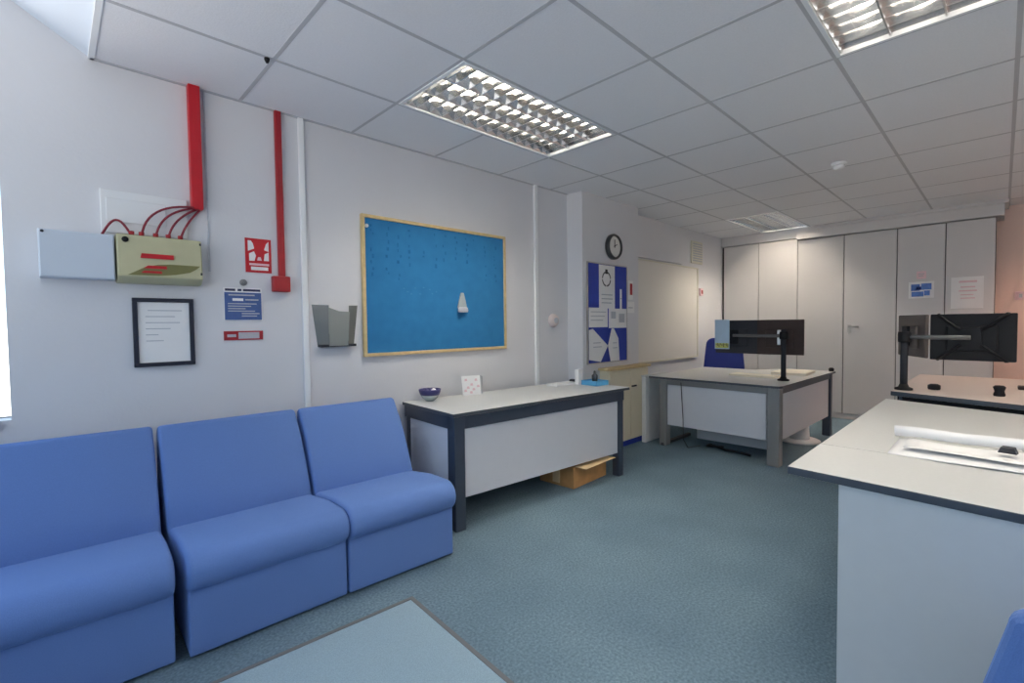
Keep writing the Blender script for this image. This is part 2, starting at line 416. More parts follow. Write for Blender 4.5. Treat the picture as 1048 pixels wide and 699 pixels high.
paper_y(R(4.20, 4.235, 1.40, 1.60), BY-.001, [M['paper'], M['paper_grey']], [(R(4.205, 4.23, 1.50, 1.51), 1)],
        'narrow white strip of paper near the right edge of the notice board')
for (x0, x1, z0, z1), lb in (((4.385, 4.475, 1.50, 1.70), 'small red and white notice stuck on the pillar just right of the notice board'),
                             ((4.36, 4.50, 1.36, 1.48), 'small plain white notice on the pillar under the red and white one')):
    red_ = 'red' in lb and z0 > 1.4
    paper_y(R(x0, x1, z0, z1), PY+.001, [M['paper'], M['dark_red'], M['paper_grey']],
            [(R(x0+.03, x1-.012, z0+.05, z1-.03), 1)] if red_ else [(R(x0+.02, x1-.03, z0+.05, z0+.06), 2)], lb, group=None, cat='notice', name='notice')

# round sounder on the wall left of the pillar
rd = thing('sounder', 'small round pinkish sounder on the wall left of the pillar', 'sounder', (3.372, W+.001, 1.285))
MB().lathe([(.062, 0), (.062, -.02), (.045, -.045), (.02, -.05)], axis='y').build('dome', mat('sounder_plastic', (218,204,200), .5, noise=.04), rd)
MB().lathe([(.028, -.046), (.026, -.055), (.01, -.058)], axis='y').build('grille', M['paper_grey'], rd)

# ------------------------------------------------------------------ fire alarm wall group
tag(MB().box((.540, W-.045, 1.862), (.592, W, CE)).build('red_trunking', M['red'], bevel=.004), 'wide red trunking running from the ceiling down to the alarm panel', 'trunking')
tag(MB().box((.958, W-.025, 1.545), (.994, W, CE)).build('red_conduit', M['dark_red'], bevel=.005), 'narrow red conduit running from the ceiling to the red junction box', 'conduit')
jb = thing('junction_box', 'square red junction box at the foot of the narrow red conduit', 'junction box', (.968, W+.001, 1.455))
MB().box((-.048, -.04, 0), (.048, 0, .09)).build('housing', M['dark_red'], jb, bevel=.006)
MB().box((-.034, -.044, .014), (.034, -.039, .076)).build('cover', M['dark_red'], jb, bevel=.002)
ap = thing('alarm_panel', 'cream fire alarm panel with red labels under the wide red trunking', 'alarm panel', (.232, W, 1.468))
MB().prism([(0, 0, 0), (0, -.06, 0), (0, -.10, .03), (0, -.085, .225), (0, 0, .225)], (.335, 0, 0)).build('housing', M['panel_cream'], ap, bevel=.006)
nrm = .015/.195
def onface(x, z, off=.002): return (x, -.10+(z-.03)*nrm-off, z)
olive = [onface(x, z) for x, z in [(.035,.035),(.06,.05),(.10,.075),(.15,.09),(.20,.095),(.325,.095),(.31,.08),(.28,.06),(.22,.045),(.15,.037)]]
MB().prism(olive, (0, .004, 0)).build('window', M['panel_olive'], ap)
for (x0, x1, z0, z1, sk) in ((.085,.215,.118,.140,.008), (.095,.185,.070,.084,.03), (.085,.165,.048,.058,.02)):
    MB().prism([onface(x0,z0,.005), onface(x1,z0,.005), onface(x1,z1,.005), onface(x0+sk*.6,z1,.005)], (0, .004, 0)).build('label_strip', M['red'], ap)
MB().lathe([(.013, -.083), (.013, -.093), (.004, -.095)], (.032, 0, .20), axis='y', n=14).build('lock', M['black'], ap)
MB().box((.325, -.088, .20), (.333, -.083, .212)).build('screw', M['dark_grey'], ap)
MB().box((.325, -.100, .05), (.333, -.092, .062)).build('screw', M['dark_grey'], ap)
bx = thing('grey_box', 'flat pale grey metal box on the wall left of the alarm panel', 'box', (-.025, W+.001, 1.478))
MB().box((0, -.085, 0), (.250, 0, .205)).build('housing', M['box_grey'], bx, bevel=.004)
MB().box((.004, -.089, .004), (.246, -.085, .201)).build('lid', M['box_grey'], bx, bevel=.002)
MB().lathe([(.006, -.088), (.006, -.093), (.002, -.094)], (.014, 0, .194), axis='y', n=12).build('screw', M['dark_grey'], bx)
bp_ = thing('back_plate', 'pale white plate on the wall behind the red cables above the alarm panel', 'plate', (.185, W, 1.705))
MB().box((0, -.016, 0), (.34, 0, .20)).build('plate', M['white'], bp_, bevel=.004)
MB().box((.02, -.022, .05), (.25, -.016, .16)).build('lid', M['white'], bp_, bevel=.003)
def hump(x0, z0, x1, z1, h, y0, y1, n=12, cat='cable'):
    return [(x0+(x1-x0)*k/n, y0+(y1-y0)*k/n, z0+(z1-z0)*k/n+h*math.sin(PI*k/n)) for k in range(n+1)]
zt = 1.694
cab = [('looped', hump(.185, 1.685, .292, zt, .07, W-.05, W-.05), 'dark red cable looping over from the grey box to the alarm panel')]
for k, (x, nm) in enumerate(((.33, 'leftmost of four'), (.385, 'second from left of four'), (.435, 'third from left of four'), (.485, 'rightmost of four'))):
    pts = []
    xs, zs = .549+k*.0115, 1.868
    for q in range(13):
        u = q/12.0
        # quarter-curve: leaves the trunking downwards-left then drops into the panel
        px_ = (1-u)**2*xs+2*u*(1-u)*(x+.02)+u*u*x
        pz_ = (1-u)**2*zs+2*u*(1-u)*(1.86-.028*k)+u*u*zt
        pts.append((px_, (W-.007-.0112*(3-k))*(1-u)+(W-.05)*u, pz_))
    cab.append(('c', pts, nm+' red cables dropping from the trunking into the alarm panel'))
for _, pts, lb in cab:
    o = MB().tube(pts, .0052).build('red_cable', M['red_wire'])
    tag(o, lb, 'cable', 'red cables above the alarm panel')
    g = MB().cyl(Vector(pts[-1])+Vector((0,0,-.001)), Vector(pts[-1])+Vector((0,0,.02)), .011, n=12).build('gland', M['dark_red'], o)

def sign(name, x0, x1, z0, z1, mats, marks, label, cat, th=.004):
    """a flat sign on the left wall; marks are polygons in fractions (0..1, from bottom left)"""
    mb = MB().box((x0, W-th, z0), (x1, W+.001, z1))
    for q, (pl, mi) in enumerate(marks):
        mb.prism([(x0+(x1-x0)*a, W-th-.0008-.00025*q, z0+(z1-z0)*b) for a, b in pl], (0, .0006+.00025*q, 0), mi)
    return tag(mb.build(name, mats), label, cat)
FR = lambda a, b, c, d: [(a, c), (b, c), (b, d), (a, d)]
sign('fire_sign', .790, .924, 1.560, 1.750, [M['red'], M['paper'], M['pink']],
     [([(.10,.62),(.34,.70),(.30,.84),(.22,.93),(.10,.93)], 1), ([(.14,.34),(.34,.34),(.40,.50),(.33,.62),(.14,.55)], 1),
      ([(.70,.36),(.90,.36),(.90,.62),(.74,.56)], 1), ([(.72,.68),(.90,.64),(.90,.94),(.80,.86)], 1),
      ([(.44,.36),(.62,.36),(.58,.46),(.48,.46)], 2), (FR(.14,.9,.21,.27), 2), (FR(.2,.86,.07,.17), 1)],
     'red fire equipment sign with white symbols left of the narrow conduit', 'sign')
marks = [(FR(.04,.30,.90,.97), 1), (FR(.36,.46,.90,.97), 1), (FR(.5,.96,.90,.97), 1), (FR(.02,.98,.02,.86), 2), (FR(.22,.50,.60,.68), 0)]
for r_, (a, b) in enumerate(((.1,.85),(.1,.7),(.1,.55),(.1,.8),(.45,.92),(.45,.85))):
    z_ = .50-.075*r_
    marks.append((FR(a, b, z_, z_+.03), 3))
marks.append((FR(.55,.9,.62,.66), 3)); marks.append((FR(.12,.8,.76,.80), 3))
sign('safety_sign', .677, .868, 1.291, 1.470, [M['paper'], M['ink'], M['sign_blue'], M['paper_grey']], marks,
     'blue and white safety notice below the red fire sign', 'sign')
sign('label_strip', .673, .868, 1.183, 1.233, [M['dark_red'], M['paper_grey']], [(FR(.08,.30,.35,.65), 1), (FR(.36,.90,.15,.85), 1)],
     'low dark red label strip under the blue safety notice', 'label')
hk = thing('wall_hook', 'small grey hook on the wall above the blue safety notice', 'hook', (.775, W, 1.50))
MB().lathe([(.018, 0), (.018, -.01), (.008, -.014)], axis='y', n=16).build('plate', M['frame_grey'], hk)
MB().tube([(0,-.01,0),(0,-.03,-.004),(0,-.036,.008)], .004).build('peg', M['frame_grey'], hk)
pf = thing('picture_frame', 'dark framed white document hanging under the alarm panel', 'frame', (.287, W, 1.064))
w_, h_, b_ = .250, .338, .020
fr = MB()
for a, b in (((0,-.018,0),(w_,0,b_)), ((0,-.018,h_-b_),(w_,0,h_)), ((0,-.018,b_),(b_,0,h_-b_)), ((w_-b_,-.018,b_),(w_,0,h_-b_))): fr.box(a, b)
fr.build('moulding', M['frame_black'], pf, bevel=.002)
dc = MB().box((b_-.002, -.008, b_-.002), (w_-b_+.002, -.002, h_-b_+.002))
for k, (a, b) in enumerate(((.06,.20),(.05,.17),(.05,.19),(.05,.15),(.05,.10),(.05,.12))): dc.box((a, -.009, .275-.03*k), (b, -.0075, .279-.03*k), 1)
dc.build('document', [M['paper'], M['paper_grey']], pf)
# leaflet holder
lh = thing('leaflet_holder', 'smoked grey plastic leaflet holder on the wall left of the blue pinboard', 'holder', (1.295, W+.005, 1.125))
MB().prism([(-.150, -.004, .262), (-.118, -.004, 0), (.118, -.004, 0), (.150, -.004, .262), (.07, -.004, .262), (.05, -.004, .225), (-.06, -.004, .245)], (0, .003, 0)).build('back', M['smoke_light'], lh)
def trap(y, z0, z1, x0, x1, yy): return [(-x0, y, z0), (x0, y, z0), (x1, yy, z1), (-x1, yy, z1)]
MB().prism([(-.062, -.045, .006), (.062, -.045, .006), (.068, -.058, .218), (.0, -.058, .222), (-.068, -.058, .245)], (0, .003, 0)).build('front', M['smoke_light'], lh)
for s in (-1, 1):
    sd = MB()
    sd.prism([(s*.118, -.004, 0), (s*.062, -.045, 0), (s*.068, -.058, .258), (s*.150, -.004, .262)], (-s*.004, 0, 0))
    sd.build('side', M['smoke'], lh)
MB().box((-.115, -.045, 0), (.115, -.004, .016)).build('base', M['dark_grey'], lh)

# blue pinboard
pb = thing('pinboard', 'large blue felt pinboard with a pale wood frame on the left wall', 'pinboard', (1.473, W, 1.05))
w_, h_, b_ = 1.285, .935, .022
ft = MB().box((b_-.002, -.016, b_-.002), (w_-b_+.002, -.001, h_-b_+.002))
for c_ in range(12):
    x0_ = .075+c_*.098+random.uniform(-.012,.012); z_ = .875
    end = .62 if c_ in (3, 4, 5) else (.52 if c_ < 3 else .70 if c_ < 10 else .55)
    while z_ > end:
        h_m = random.uniform(.012,.03)
        if random.random() < .7:
            x_ = x0_+random.uniform(-.012,.012)
            ft.box((x_, -.0165, z_), (x_+random.uniform(.008,.02), -.0155, z_-h_m), 1)
        z_ -= h_m+random.uniform(.008,.03)
for k in range(9):
    x_, z_ = .30+.035*k+random.uniform(-.01,.01), .44+random.uniform(-.02,.05)
    ft.box((x_, -.0165, z_), (x_+.014, -.0155, z_-.007), 2)
ft.build('felt', [M['felt'], M['felt_mark'], M['felt_pale']], pb)
fr = MB()
for a, b in (((0,-.026,0),(w_,0,b_)), ((0,-.026,h_-b_),(w_,0,h_)), ((0,-.026,b_),(b_,0,h_-b_)), ((w_-b_,-.026,b_),(w_,0,h_-b_))): fr.box(a, b)
fr.build('frame', M['wood'], pb, bevel=.002)
tag(MB().lathe([(.012, 0), (.012, -.008), (.004, -.012)], (1.51, W-.0165, 1.91), axis='y', n=14).build('push_pin', M['paper']), 'white push pin in the top left corner of the blue pinboard', 'pin')
ph = thing('pin_pouch', 'small clear pouch with a white bottom pinned to the blue pinboard', 'pouch', (2.285, W-.0225, 1.35))
MB().prism([(-.045, 0, .03), (.045, 0, .03), (.03, 0, .09), (.012, 0, .15), (-.012, 0, .15), (-.03, 0, .09)], (0, -.015, 0)).build('pocket', M['clear'], ph, bevel=.004)
cup = MB().lathe([(.045, 0), (.05, .012), (.045, .035), (.03, .04)], (0, 0, .0), n=18).build('cup', M['paper_grey'], ph)
cup.scale = (1, .30, 1); cup.location = (0, -.018, 0)

# ------------------------------------------------------------------ ceiling lights
TUBE = emis('tube_glow', (255, 243, 226), 54.0)
TUBE_W = emis('warm_tube_glow', (255, 206, 176), 105.0)
TUBE_F = emis('far_tube_glow', (255, 240, 220), 85.0)
def light(i0, i1, j, label, tube):
    xa, xb = GX[i0]+.012, GX[i1]-.012; ya, yb = gys[j+1]+.012, gys[j]-.012
    if xb > 7.15: xb = 7.155
    L, Wd = xb-xa, yb-ya
    r = thing('ceiling_light', label, 'light', (xa, ya, CE), 0, 'louvred ceiling lights')
    h = MB()
    z = .11
    h.box((0,0,z), (L,Wd,z+.01)).box((0,0,0),(.012,Wd,z)).box((L-.012,0,0),(L,Wd,z)).box((0,0,0),(L,.012,z)).box((0,Wd-.012,0),(L,Wd,z))
    h.build('housing', M['gloss_white'], r)
    f = MB(); e = .014
    f.box((-.004,-.004,-.006),(L+.004,e,0)).box((-.004,Wd-e,-.006),(L+.004,Wd+.004,0)).box((-.004,e,-.006),(e,Wd-e,0)).box((L-e,e,-.006),(L+.004,Wd-e,0))
    f.build('frame', M['gloss_white'], r)
    lv = MB()
    lanes = 3; cells = max(6, int(L/.088))
    lw = (Wd-.03)/lanes
    for k in range(lanes+1):
        y = .015+lw*k
        if k in (0, lanes):
            s = 1 if k == 0 else -1
            lv.prism([(.013, y, 0), (.013, y+s*.004, 0), (.013, y+s*.028, .055), (.013, y, .06)], (L-.026, 0, 0))
        else:
            lv.prism([(.013, y-.003, 0), (.013, y+.003, 0), (.013, y+.026, .055), (.013, y-.026, .055)], (L-.026, 0, 0))
    for c in [.35]+list(range(1, cells))+[cells-.35]:
        x = .013+(L-.026)*c/cells
        for k in range(lanes):
            y = .015+lw*k
            lv.prism([(x-.002, y+.004, .002), (x+.002, y+.004, .002), (x+.009, y+.004, .048), (x-.009, y+.004, .048)], (0, lw-.008, 0))
    lv.build('louvre', M['mirror'], r)
    for k in range(lanes):
        y = .015+lw*(k+.5)
        MB().cyl((.03, y, .083), (L-.03, y, .083), .013, n=14).build('tube', tube, r)
    return r
light(2, 4, 1, 'long louvred ceiling light nearest the left wall, in front of the blue pinboard', TUBE)
light(2, 4, 4, 'louvred ceiling light cut off by the top right edge of the photo', TUBE)
light(9, 11, 1, 'far louvred ceiling light in front of the left cupboards', TUBE_F)
light(9, 11, 6, 'louvred ceiling light over the far right part of the room', TUBE_W)
light(5, 7, 6, 'added unseen louvred ceiling light over the desk with the black monitor', TUBE)  # fitting out of view, added for more light from above
light(2, 4, 7, 'added unseen louvred ceiling light over the near right part of the room', TUBE)  # another unseen fitting, added to brighten the room
sd = thing('smoke_detector', 'round white smoke detector on the ceiling', 'smoke detector', (4.49, .915, CE))
MB().lathe([(.052, 0), (.052, -.012), (.045, -.02)], n=28).build('base', M['gloss_white'], sd)
MB().lathe([(.040, -.018), (.040, -.036), (.028, -.048), (.01, -.05)], n=28).build('head', M['gloss_white'], sd)
tag(MB().lathe([(.012, .001), (.012, -.006), (.006, -.02)], (.757, 2.375, CE-.004), n=14).build('ceiling_hook', M['black']), 'tiny black hook in the ceiling near the alarm panel', 'hook')

# ------------------------------------------------------------------ sofa modules
def reception_seat(name, label, w, loc, rotz):
    r = thing(name, label, 'seat', loc, rotz, 'blue reception seats along the left wall')
    h = w/2-.004
    # base
    MB().box((-h+.004, .0, .012), (h-.004, .64, .275)).build('base', M['fabric'], r, bevel=.008, seg=3)
    # seat cushion: profile in (y, z)
    nose = arc(.035, .334, .079, 90, 270, 12)
    prof = [(.50, .366), (.36, .384), (.20, .408)] + [(y, z) for y, z in nose] + [(.10, .258), (.50, .258)]
    MB().prism([(-h, y, z) for y, z in prof], (2*h, 0, 0)).build('seat_cushion', M['fabric'], r, bevel=.022, seg=4, smooth=True, ang=50)
    # back rest
    top = arc(.668, .758, .034, 160, 20, 7)
    prof = [(.410, .34), (.475, .50), (.555, .66)] + top + [(.735, .60), (.765, .20), (.77, .012), (.55, .012)]
    MB().prism([(-h, y, z) for y, z in prof], (2*h, 0, 0)).build('backrest', M['fabric'], r, bevel=.016, seg=3, smooth=True, ang=50)
    return r
reception_seat('reception_seat', 'blue fabric reception seat at the left edge, nearest the window', .60, (.004, 2.128, 0), math.radians(-2.7))
reception_seat('reception_seat', 'middle one of the three blue fabric reception seats', .628, (.643, 2.094, 0), math.radians(-1.2))
reception_seat('reception_seat', 'blue fabric reception seat beside the white desk, furthest from the window', .592, (1.246, 2.072, 0), math.radians(-2.8))

# ------------------------------------------------------------------ desk along the left wall
L1, D1, Z1 = 1.73, .65, .722
dk = thing('desk', 'long grey desk with dark legs against the left wall under the blue pinboard', 'desk', (1.702, 2.262, 0), math.radians(-4.1))
MB().prism([(0,0,Z1-.022), (L1,0,Z1-.022), (L1,D1,Z1-.022), (0,D1,Z1-.022)], (0,0,.022), 0, 1).build('tabletop', [M['desktop'], M['edge']], dk, bevel=.003)
MB().box((.012,.008,.622), (L1-.07,.05,Z1-.022)).build('rail', M['frame_dark'], dk)
MB().box((.008,.05,.622), (.05,D1-.02,Z1-.022)).build('rail', M['frame_dark'], dk)
MB().box((.008,.004,.0), (.085,.085,Z1-.022)).build('leg', M['frame_dark'], dk, bevel=.006)
MB().box((.02,D1-.07,.0), (.06,D1-.02,Z1-.022)).build('leg', M['frame_dark'], dk, bevel=.006)
MB().box((L1-.14,.01,.0), (L1-.075,.075,Z1-.022)).build('leg', M['frame_dark'], dk, bevel=.006)
MB().box((L1-.14,D1-.07,.0), (L1-.09,D1-.02,Z1-.022)).build('leg', M['frame_dark'], dk, bevel=.006)
MB().box((.087,.018,.195), (L1-.142,.036,.622)).build('modesty_panel', M['panel'], dk, bevel=.002)
MB().box((.022,.088,.06), (.04,D1-.072,.622)).build('side_panel', M['panel'], dk, bevel=.002)
MB().box((.06,D1-.05,.20), (L1-.14,D1-.035,.60)).build('back_panel', M['panel'], dk)
# wooden/cardboard box below
cb = thing('cardboard_box', 'brown cardboard box on the carpet under the desk by the left wall', 'box', (2.80, 2.235, 0), math.radians(3))
MB().box((0,0,0), (.46,.33,.165)).build('carton', M['card'], cb, bevel=.004)
MB().box((-.0012,.13,.02), (.0,.2,.1655)).box((.0,.13,.165), (.46,.2,.166)).build('tape', M['card_light'], cb)
MB().box((.02,-.10,.166), (.44,.0,.169)).build('flap', M['card_light'], cb)
# things on that desk
bw = thing('bowl', 'small glass bowl with a navy rim at the left end of the desk', 'bowl', (1.905, 2.80, Z1))
MB().lathe([(.03, 0), (.034, .004), (.055, .022), (.066, .045), (.063, .045), (.05, .024), (.03, .008)], n=28).build('glass_body', M['clear'], bw)
MB().lathe([(.0655, .042), (.074, .062), (.078, .082), (.074, .083), (.068, .062), (.0625, .044)], n=28).build('rim', M['navy'], bw)
for k, (dx, dy, dz, rr) in enumerate(((-.026,.004,.070,.019), (.020,-.018,.070,.019), (.014,.026,.070,.019))):
    tag(MB().lathe([(.002,-rr),(rr*.7,-rr*.7),(rr,0),(rr*.7,rr*.7),(.002,rr)], (bw.location.x+dx, bw.location.y+dy, Z1+dz), n=16).build('wrapped_sweet', [M['navy'],M['paper'],M['navy']][k]),
        ['navy wrapped sweet at the left of the glass bowl', 'white wrapped sweet at the front of the glass bowl', 'navy wrapped sweet at the back of the glass bowl'][k], 'sweet', 'sweets in the glass bowl')
cdm = MB(); 
cdm.prism([(2.20, 2.80, Z1), (2.345, 2.76, Z1), (2.345, 2.775, Z1+.145), (2.20, 2.815, Z1+.145)], (.0015, .004, 0))
for a, b in ((.2,.8),(.5,.55),(.75,.78),(.3,.4),(.6,.3),(.85,.45),(.15,.25),(.45,.15)):
    x_, y_ = 2.20+.145*a, 2.80-.04*a
    cdm.prism([(x_-.010, y_-.0015+.015*b, Z1+.145*b-.008), (x_+.012, y_-.0065+.015*b, Z1+.145*b-.008), (x_+.008, y_-.005+.015*b+.001, Z1+.145*b+.010), (x_-.008, y_-.001+.015*b+.001, Z1+.145*b+.008)], (0, .001, 0), 1)
cdm.prism([(2.347, 2.762, Z1), (2.41, 2.815, Z1), (2.41, 2.82, Z1+.13), (2.347, 2.777, Z1+.145)], (0, .003, 0), 2)
tag(cdm.build('greeting_card', [M['paper'], M['pink'], M['paper_grey']]), 'white greeting card with pink flowers standing open on the desk', 'card')
pp = MB()
for k in range(5): pp.prism([(3.06+.004*k, 2.62, Z1+.003*k), (3.33-.003*k, 2.60, Z1+.003*k), (3.335, 2.73, Z1+.003*k), (3.07, 2.745, Z1+.003*k)], (0,0,.0028))
tag(pp.build('paper_stack', M['paper']), 'low stack of white papers on the desk by the wall trunking', 'papers')
tag(MB().box((3.35,2.62,Z1), (3.39,2.72,Z1+.03)).build('stapler', M['dark_grey'], bevel=.008), 'dark stapler lying beside the low paper stack', 'stapler')
tr = thing('tray', 'light blue plastic tray at the right end of the desk by the pillar', 'tray', (3.285, 2.37, Z1), math.radians(-4))
MB().box((0,0,0), (.16,.17,.008)).box((0,0,0), (.16,.008,.04)).box((0,.162,0), (.16,.17,.04)).box((0,0,0), (.008,.17,.04)).box((.152,0,0), (.16,.17,.04)).build('shell', M['cyan'], tr, bevel=.002)
MB().box((.012,.012,.008), (.148,.158,.032)).build('lining', M['cyan'], tr)
tag(MB().lathe([(.024,0),(.026,.03),(.026,.05),(.012,.062),(.010,.085),(.004,.09)], (3.37,2.45,Z1+.0325), n=18).build('bottle', M['dark_grey']), 'small dark bottle standing in the light blue tray', 'bottle')
tag(MB().box((3.285,2.56,Z1), (3.345,2.60,Z1+.13)).build('white_carton', M['paper'], bevel=.003), 'small upright white carton behind the light blue tray', 'carton')

# ------------------------------------------------------------------ desk in the middle distance
A, B_, C_, D_, E_ = (4.46,2.47), (4.41,1.29), (6.15,1.26), (6.15,1.72), (5.80,1.98)
F_ = (5.80,2.56)
Z2 = .70
o0 = Vector((4.305,1.325,0))
d2 = thing('desk', 'pale desk with grey legs in front of the far cupboards, carrying two monitors', 'desk', o0)
def l2(p, z): return (p[0]-o0.x, p[1]-o0.y, z)
cor = [(4.408,1.345), (4.422,1.308), (4.46,1.292)]
poly = [A] + cor + [C_, D_, (6.0,1.84), E_, F_, (4.465,2.56)]
MB().prism([l2(p, Z2-.022) for p in poly], (0,0,.022), 0, 1).build('tabletop', [M['desktop'], M['edge']], d2, bevel=.003)
def bar2(p, q, z0, z1, th, inset, name, m, bev=.002):
    p, q = Vector(p), Vector(q); d = (q-p).normalized(); n = Vector((-d.y, d.x))
    if n.dot(Vector((5.2,1.95))-p) < 0: n = -n
    a = p+n*inset; b = q+n*inset
    pts = [a, b, b+n*th, a+n*th]
    return MB().prism([l2(v_, z0) for v_ in pts], (0,0,z1-z0)).build(name, m, d2, bevel=bev)
bar2((4.455,2.40), (4.413,1.40), .625, Z2-.022, .03, .02, 'rail', M['frame_grey'])
bar2((4.50,1.292), (6.05,1.268), .625, Z2-.022, .03, .02, 'rail', M['frame_dark'])
bar2((4.455,2.36), (4.417,1.42), .215, .625, .018, .03, 'modesty_panel', M['panel'])
bar2((4.53,1.292), (6.03,1.27), .215, .625, .018, .03, 'side_panel', M['panel'])
MB().box(l2((4.42,1.305),0), l2((4.52,1.405),Z2-.022)).build('leg', M['frame_grey'], d2, bevel=.01)
MB().box(l2((4.455,2.36),0), l2((4.555,2.44),Z2-.022)).build('leg', M['frame_grey'], d2, bevel=.01)
MB().box(l2((4.455,2.38),0), l2((5.05,2.42),.03)).build('foot', M['dark_grey'], d2, bevel=.004)
MB().box(l2((6.03,1.28),0), l2((6.11,1.36),Z2-.022)).build('leg', M['frame_dark'], d2, bevel=.01)
MB().box(l2((5.60,2.36),0), l2((5.66,2.42),Z2-.022)).build('leg', M['frame_dark'], d2, bevel=.01)
# white slim end unit left of it
eu = thing('end_unit', 'slim white upright unit standing against the left end of the middle desk', 'unit', (4.43, 2.578, 0))
MB().box((0,0,.0), (.50,.045,.69)).build('body', M['white'], eu, bevel=.006)
MB().box((-.006,-.004,.69), (.51,.049,.705)).build('top', M['desktop'], eu, bevel=.003)
# two monitors on a pole
def monitor_arm(pole, ztop, zb, screens, label, cat='pole'):
    r = thing('desk_pole', label, cat, (pole[0], pole[1], zb))
    MB().cyl((0,0,0), (0,0,ztop-zb), .021, n=20).build('pole', M['dark_grey'], r)
    MB().lathe([(.05,0),(.05,.012),(.03,.02),(.022,.04)], n=24).build('clamp', M['black'], r)
    for (x, y, z) in screens:
        a = Vector((0,0,z-zb)); e = Vector((x-pole[0], y-pole[1], z-zb))
        MB().tube([a, a.lerp(e,.5), e], .015, n=12).build('arm', M['arm'], r)
    MB().lathe([(.034,-.035),(.036,-.02),(.036,.02),(.034,.035)], (0,0,screens[0][2]-zb), n=20).build('collar', M['black'], r)
    return r
def monitor(c, w, h, rotz, back, label, bracket='plate'):
    """screen facing local +x, back toward local -x"""
    r = thing('monitor', label, 'monitor', c, rotz, 'monitors on arms')
    MB().box((0,-w/2,-h/2), (.022,w/2,h/2)).build('casing', back, r, bevel=.006)
    MB().box((-.022,-w*.30,-h*.30), (0,w*.30,h*.24)).build('rear_housing', back, r, bevel=.010)
    MB().box((.022,-w/2+.012,-h/2+.014), (.0235,w/2-.012,h/2-.012)).build('screen', M['screen'], r)
    if bracket == 'x':
        bk = MB().box((-.042,-.05,-.05), (-.022,.05,.05))
        for sy in (-1,1):
            for sz_ in (-1,1):
                p0, p1 = Vector((-.032,sy*.03,sz_*.03)), Vector((-.030,sy*w*.40,sz_*h*.49))
                bk.tube([p0, p1, p1+Vector((.055,0,0))], .009, n=8)
        bk.build('bracket', M['black'], r)
    else:
        MB().box((-.040,-(.014 if bracket == 'alu' else .04),-.07), (-.022,(.014 if bracket == 'alu' else .04),.07)).build('bracket', M['alu'] if bracket == 'alu' else M['black'], r, bevel=.003)
    return r
monitor((5.00,1.885,1.10), .42, .335, math.radians(-3), M['dark_grey'], 'dark grey left monitor of the pair on the middle desk, behind a pale paper')
monitor((4.99,1.475,1.10), .40, .335, math.radians(4), M['brown_black'], 'brown black right one of the pair of monitors on the middle desk', 'alu')
monitor_arm((4.88,1.41), 1.175, Z2, [(4.930,1.475,1.12), (4.936,1.887,1.115)], 'dark grey monitor pole with arms clamped to the middle desk')
pm = MB().box((-.001,-.076,-.15), (.001,.076,.15)).box((-.002,-.068,-.14), (-.0005,.068,-.09), 1)
for k in range(9): pm.box((-.0025,-.066+k*.015,-.13+.01*(k%3)), (-.001,-.056+k*.015,-.10+.008*(k%2)), 2)
o = pm.build('poster', [M['sky_paper'], M['yellow_print'], M['panel_olive']], loc=(4.964,2.008,1.125), rotz=math.radians(-3))
tag(o, 'pale blue sheet with yellow print stuck on the back of the left monitor', 'poster')
tag(MB().box((0,0,0), (.45,.17,.02)).build('keyboard', M['white_card'], loc=(5.15,1.50,Z2), rotz=math.radians(85), bevel=.004), 'pale keyboard lying on the middle desk behind the monitor pole', 'keyboard')
kp = MB()
for k in range(6): kp.box((0,0,.004*k), (.42+.004*k,.32,.004*k+.0035))
tag(kp.build('paper_stack', M['white_card'], loc=(5.42,1.36,Z2), rotz=math.radians(3)), 'cream stack of papers at the right end of the middle desk', 'papers')
tag(MB().lathe([(.022,0),(.026,.01),(.026,.03),(.015,.04)], (6.10,1.29,Z2), n=16).build('mouse', M['black']), 'small black mouse at the far right corner of the middle desk', 'mouse')
# PC tower and cables under that desk
pc = thing('storage_box', 'long low white box lying on the carpet under the middle desk', 'box', (4.98,1.56,0))
MB().box((0,0,.0), (.30,.72,.16)).build('body', M['white'], pc, bevel=.006)
MB().box((-.006,-.006,.16), (.306,.726,.18)).build('lid', M['white'], pc, bevel=.003)
sp = thing('pedestal_stand', 'white tapered column on a flat round base under the right side of the middle desk', 'stand', (5.60,1.46,0))
MB().lathe([(.19,0),(.19,.012),(.17,.022),(.03,.03)], n=36).build('base', M['white'], sp)
MB().lathe([(.095,.02),(.09,.06),(.075,.30),(.07,.40)], n=28).build('column', M['white'], sp)
tag(MB().tube([(4.452,2.20,.66),(4.450,2.19,.50),(4.456,2.18,.30),(4.452,2.175,.10),(4.50,2.15,.012),(4.66,2.10,.010)], .004).build('cable', M['dark_grey']), 'thin dark cable hanging under the left end of the middle desk', 'cable')
tag(MB().tube([(4.62,1.60,.01),(4.60,1.72,.03),(4.66,1.85,.012),(4.62,1.98,.05),(4.70,2.05,.012),(4.75,1.9,.012)], .012).build('cable', M['black']), 'tangled black cable on the carpet under the middle desk', 'cable')

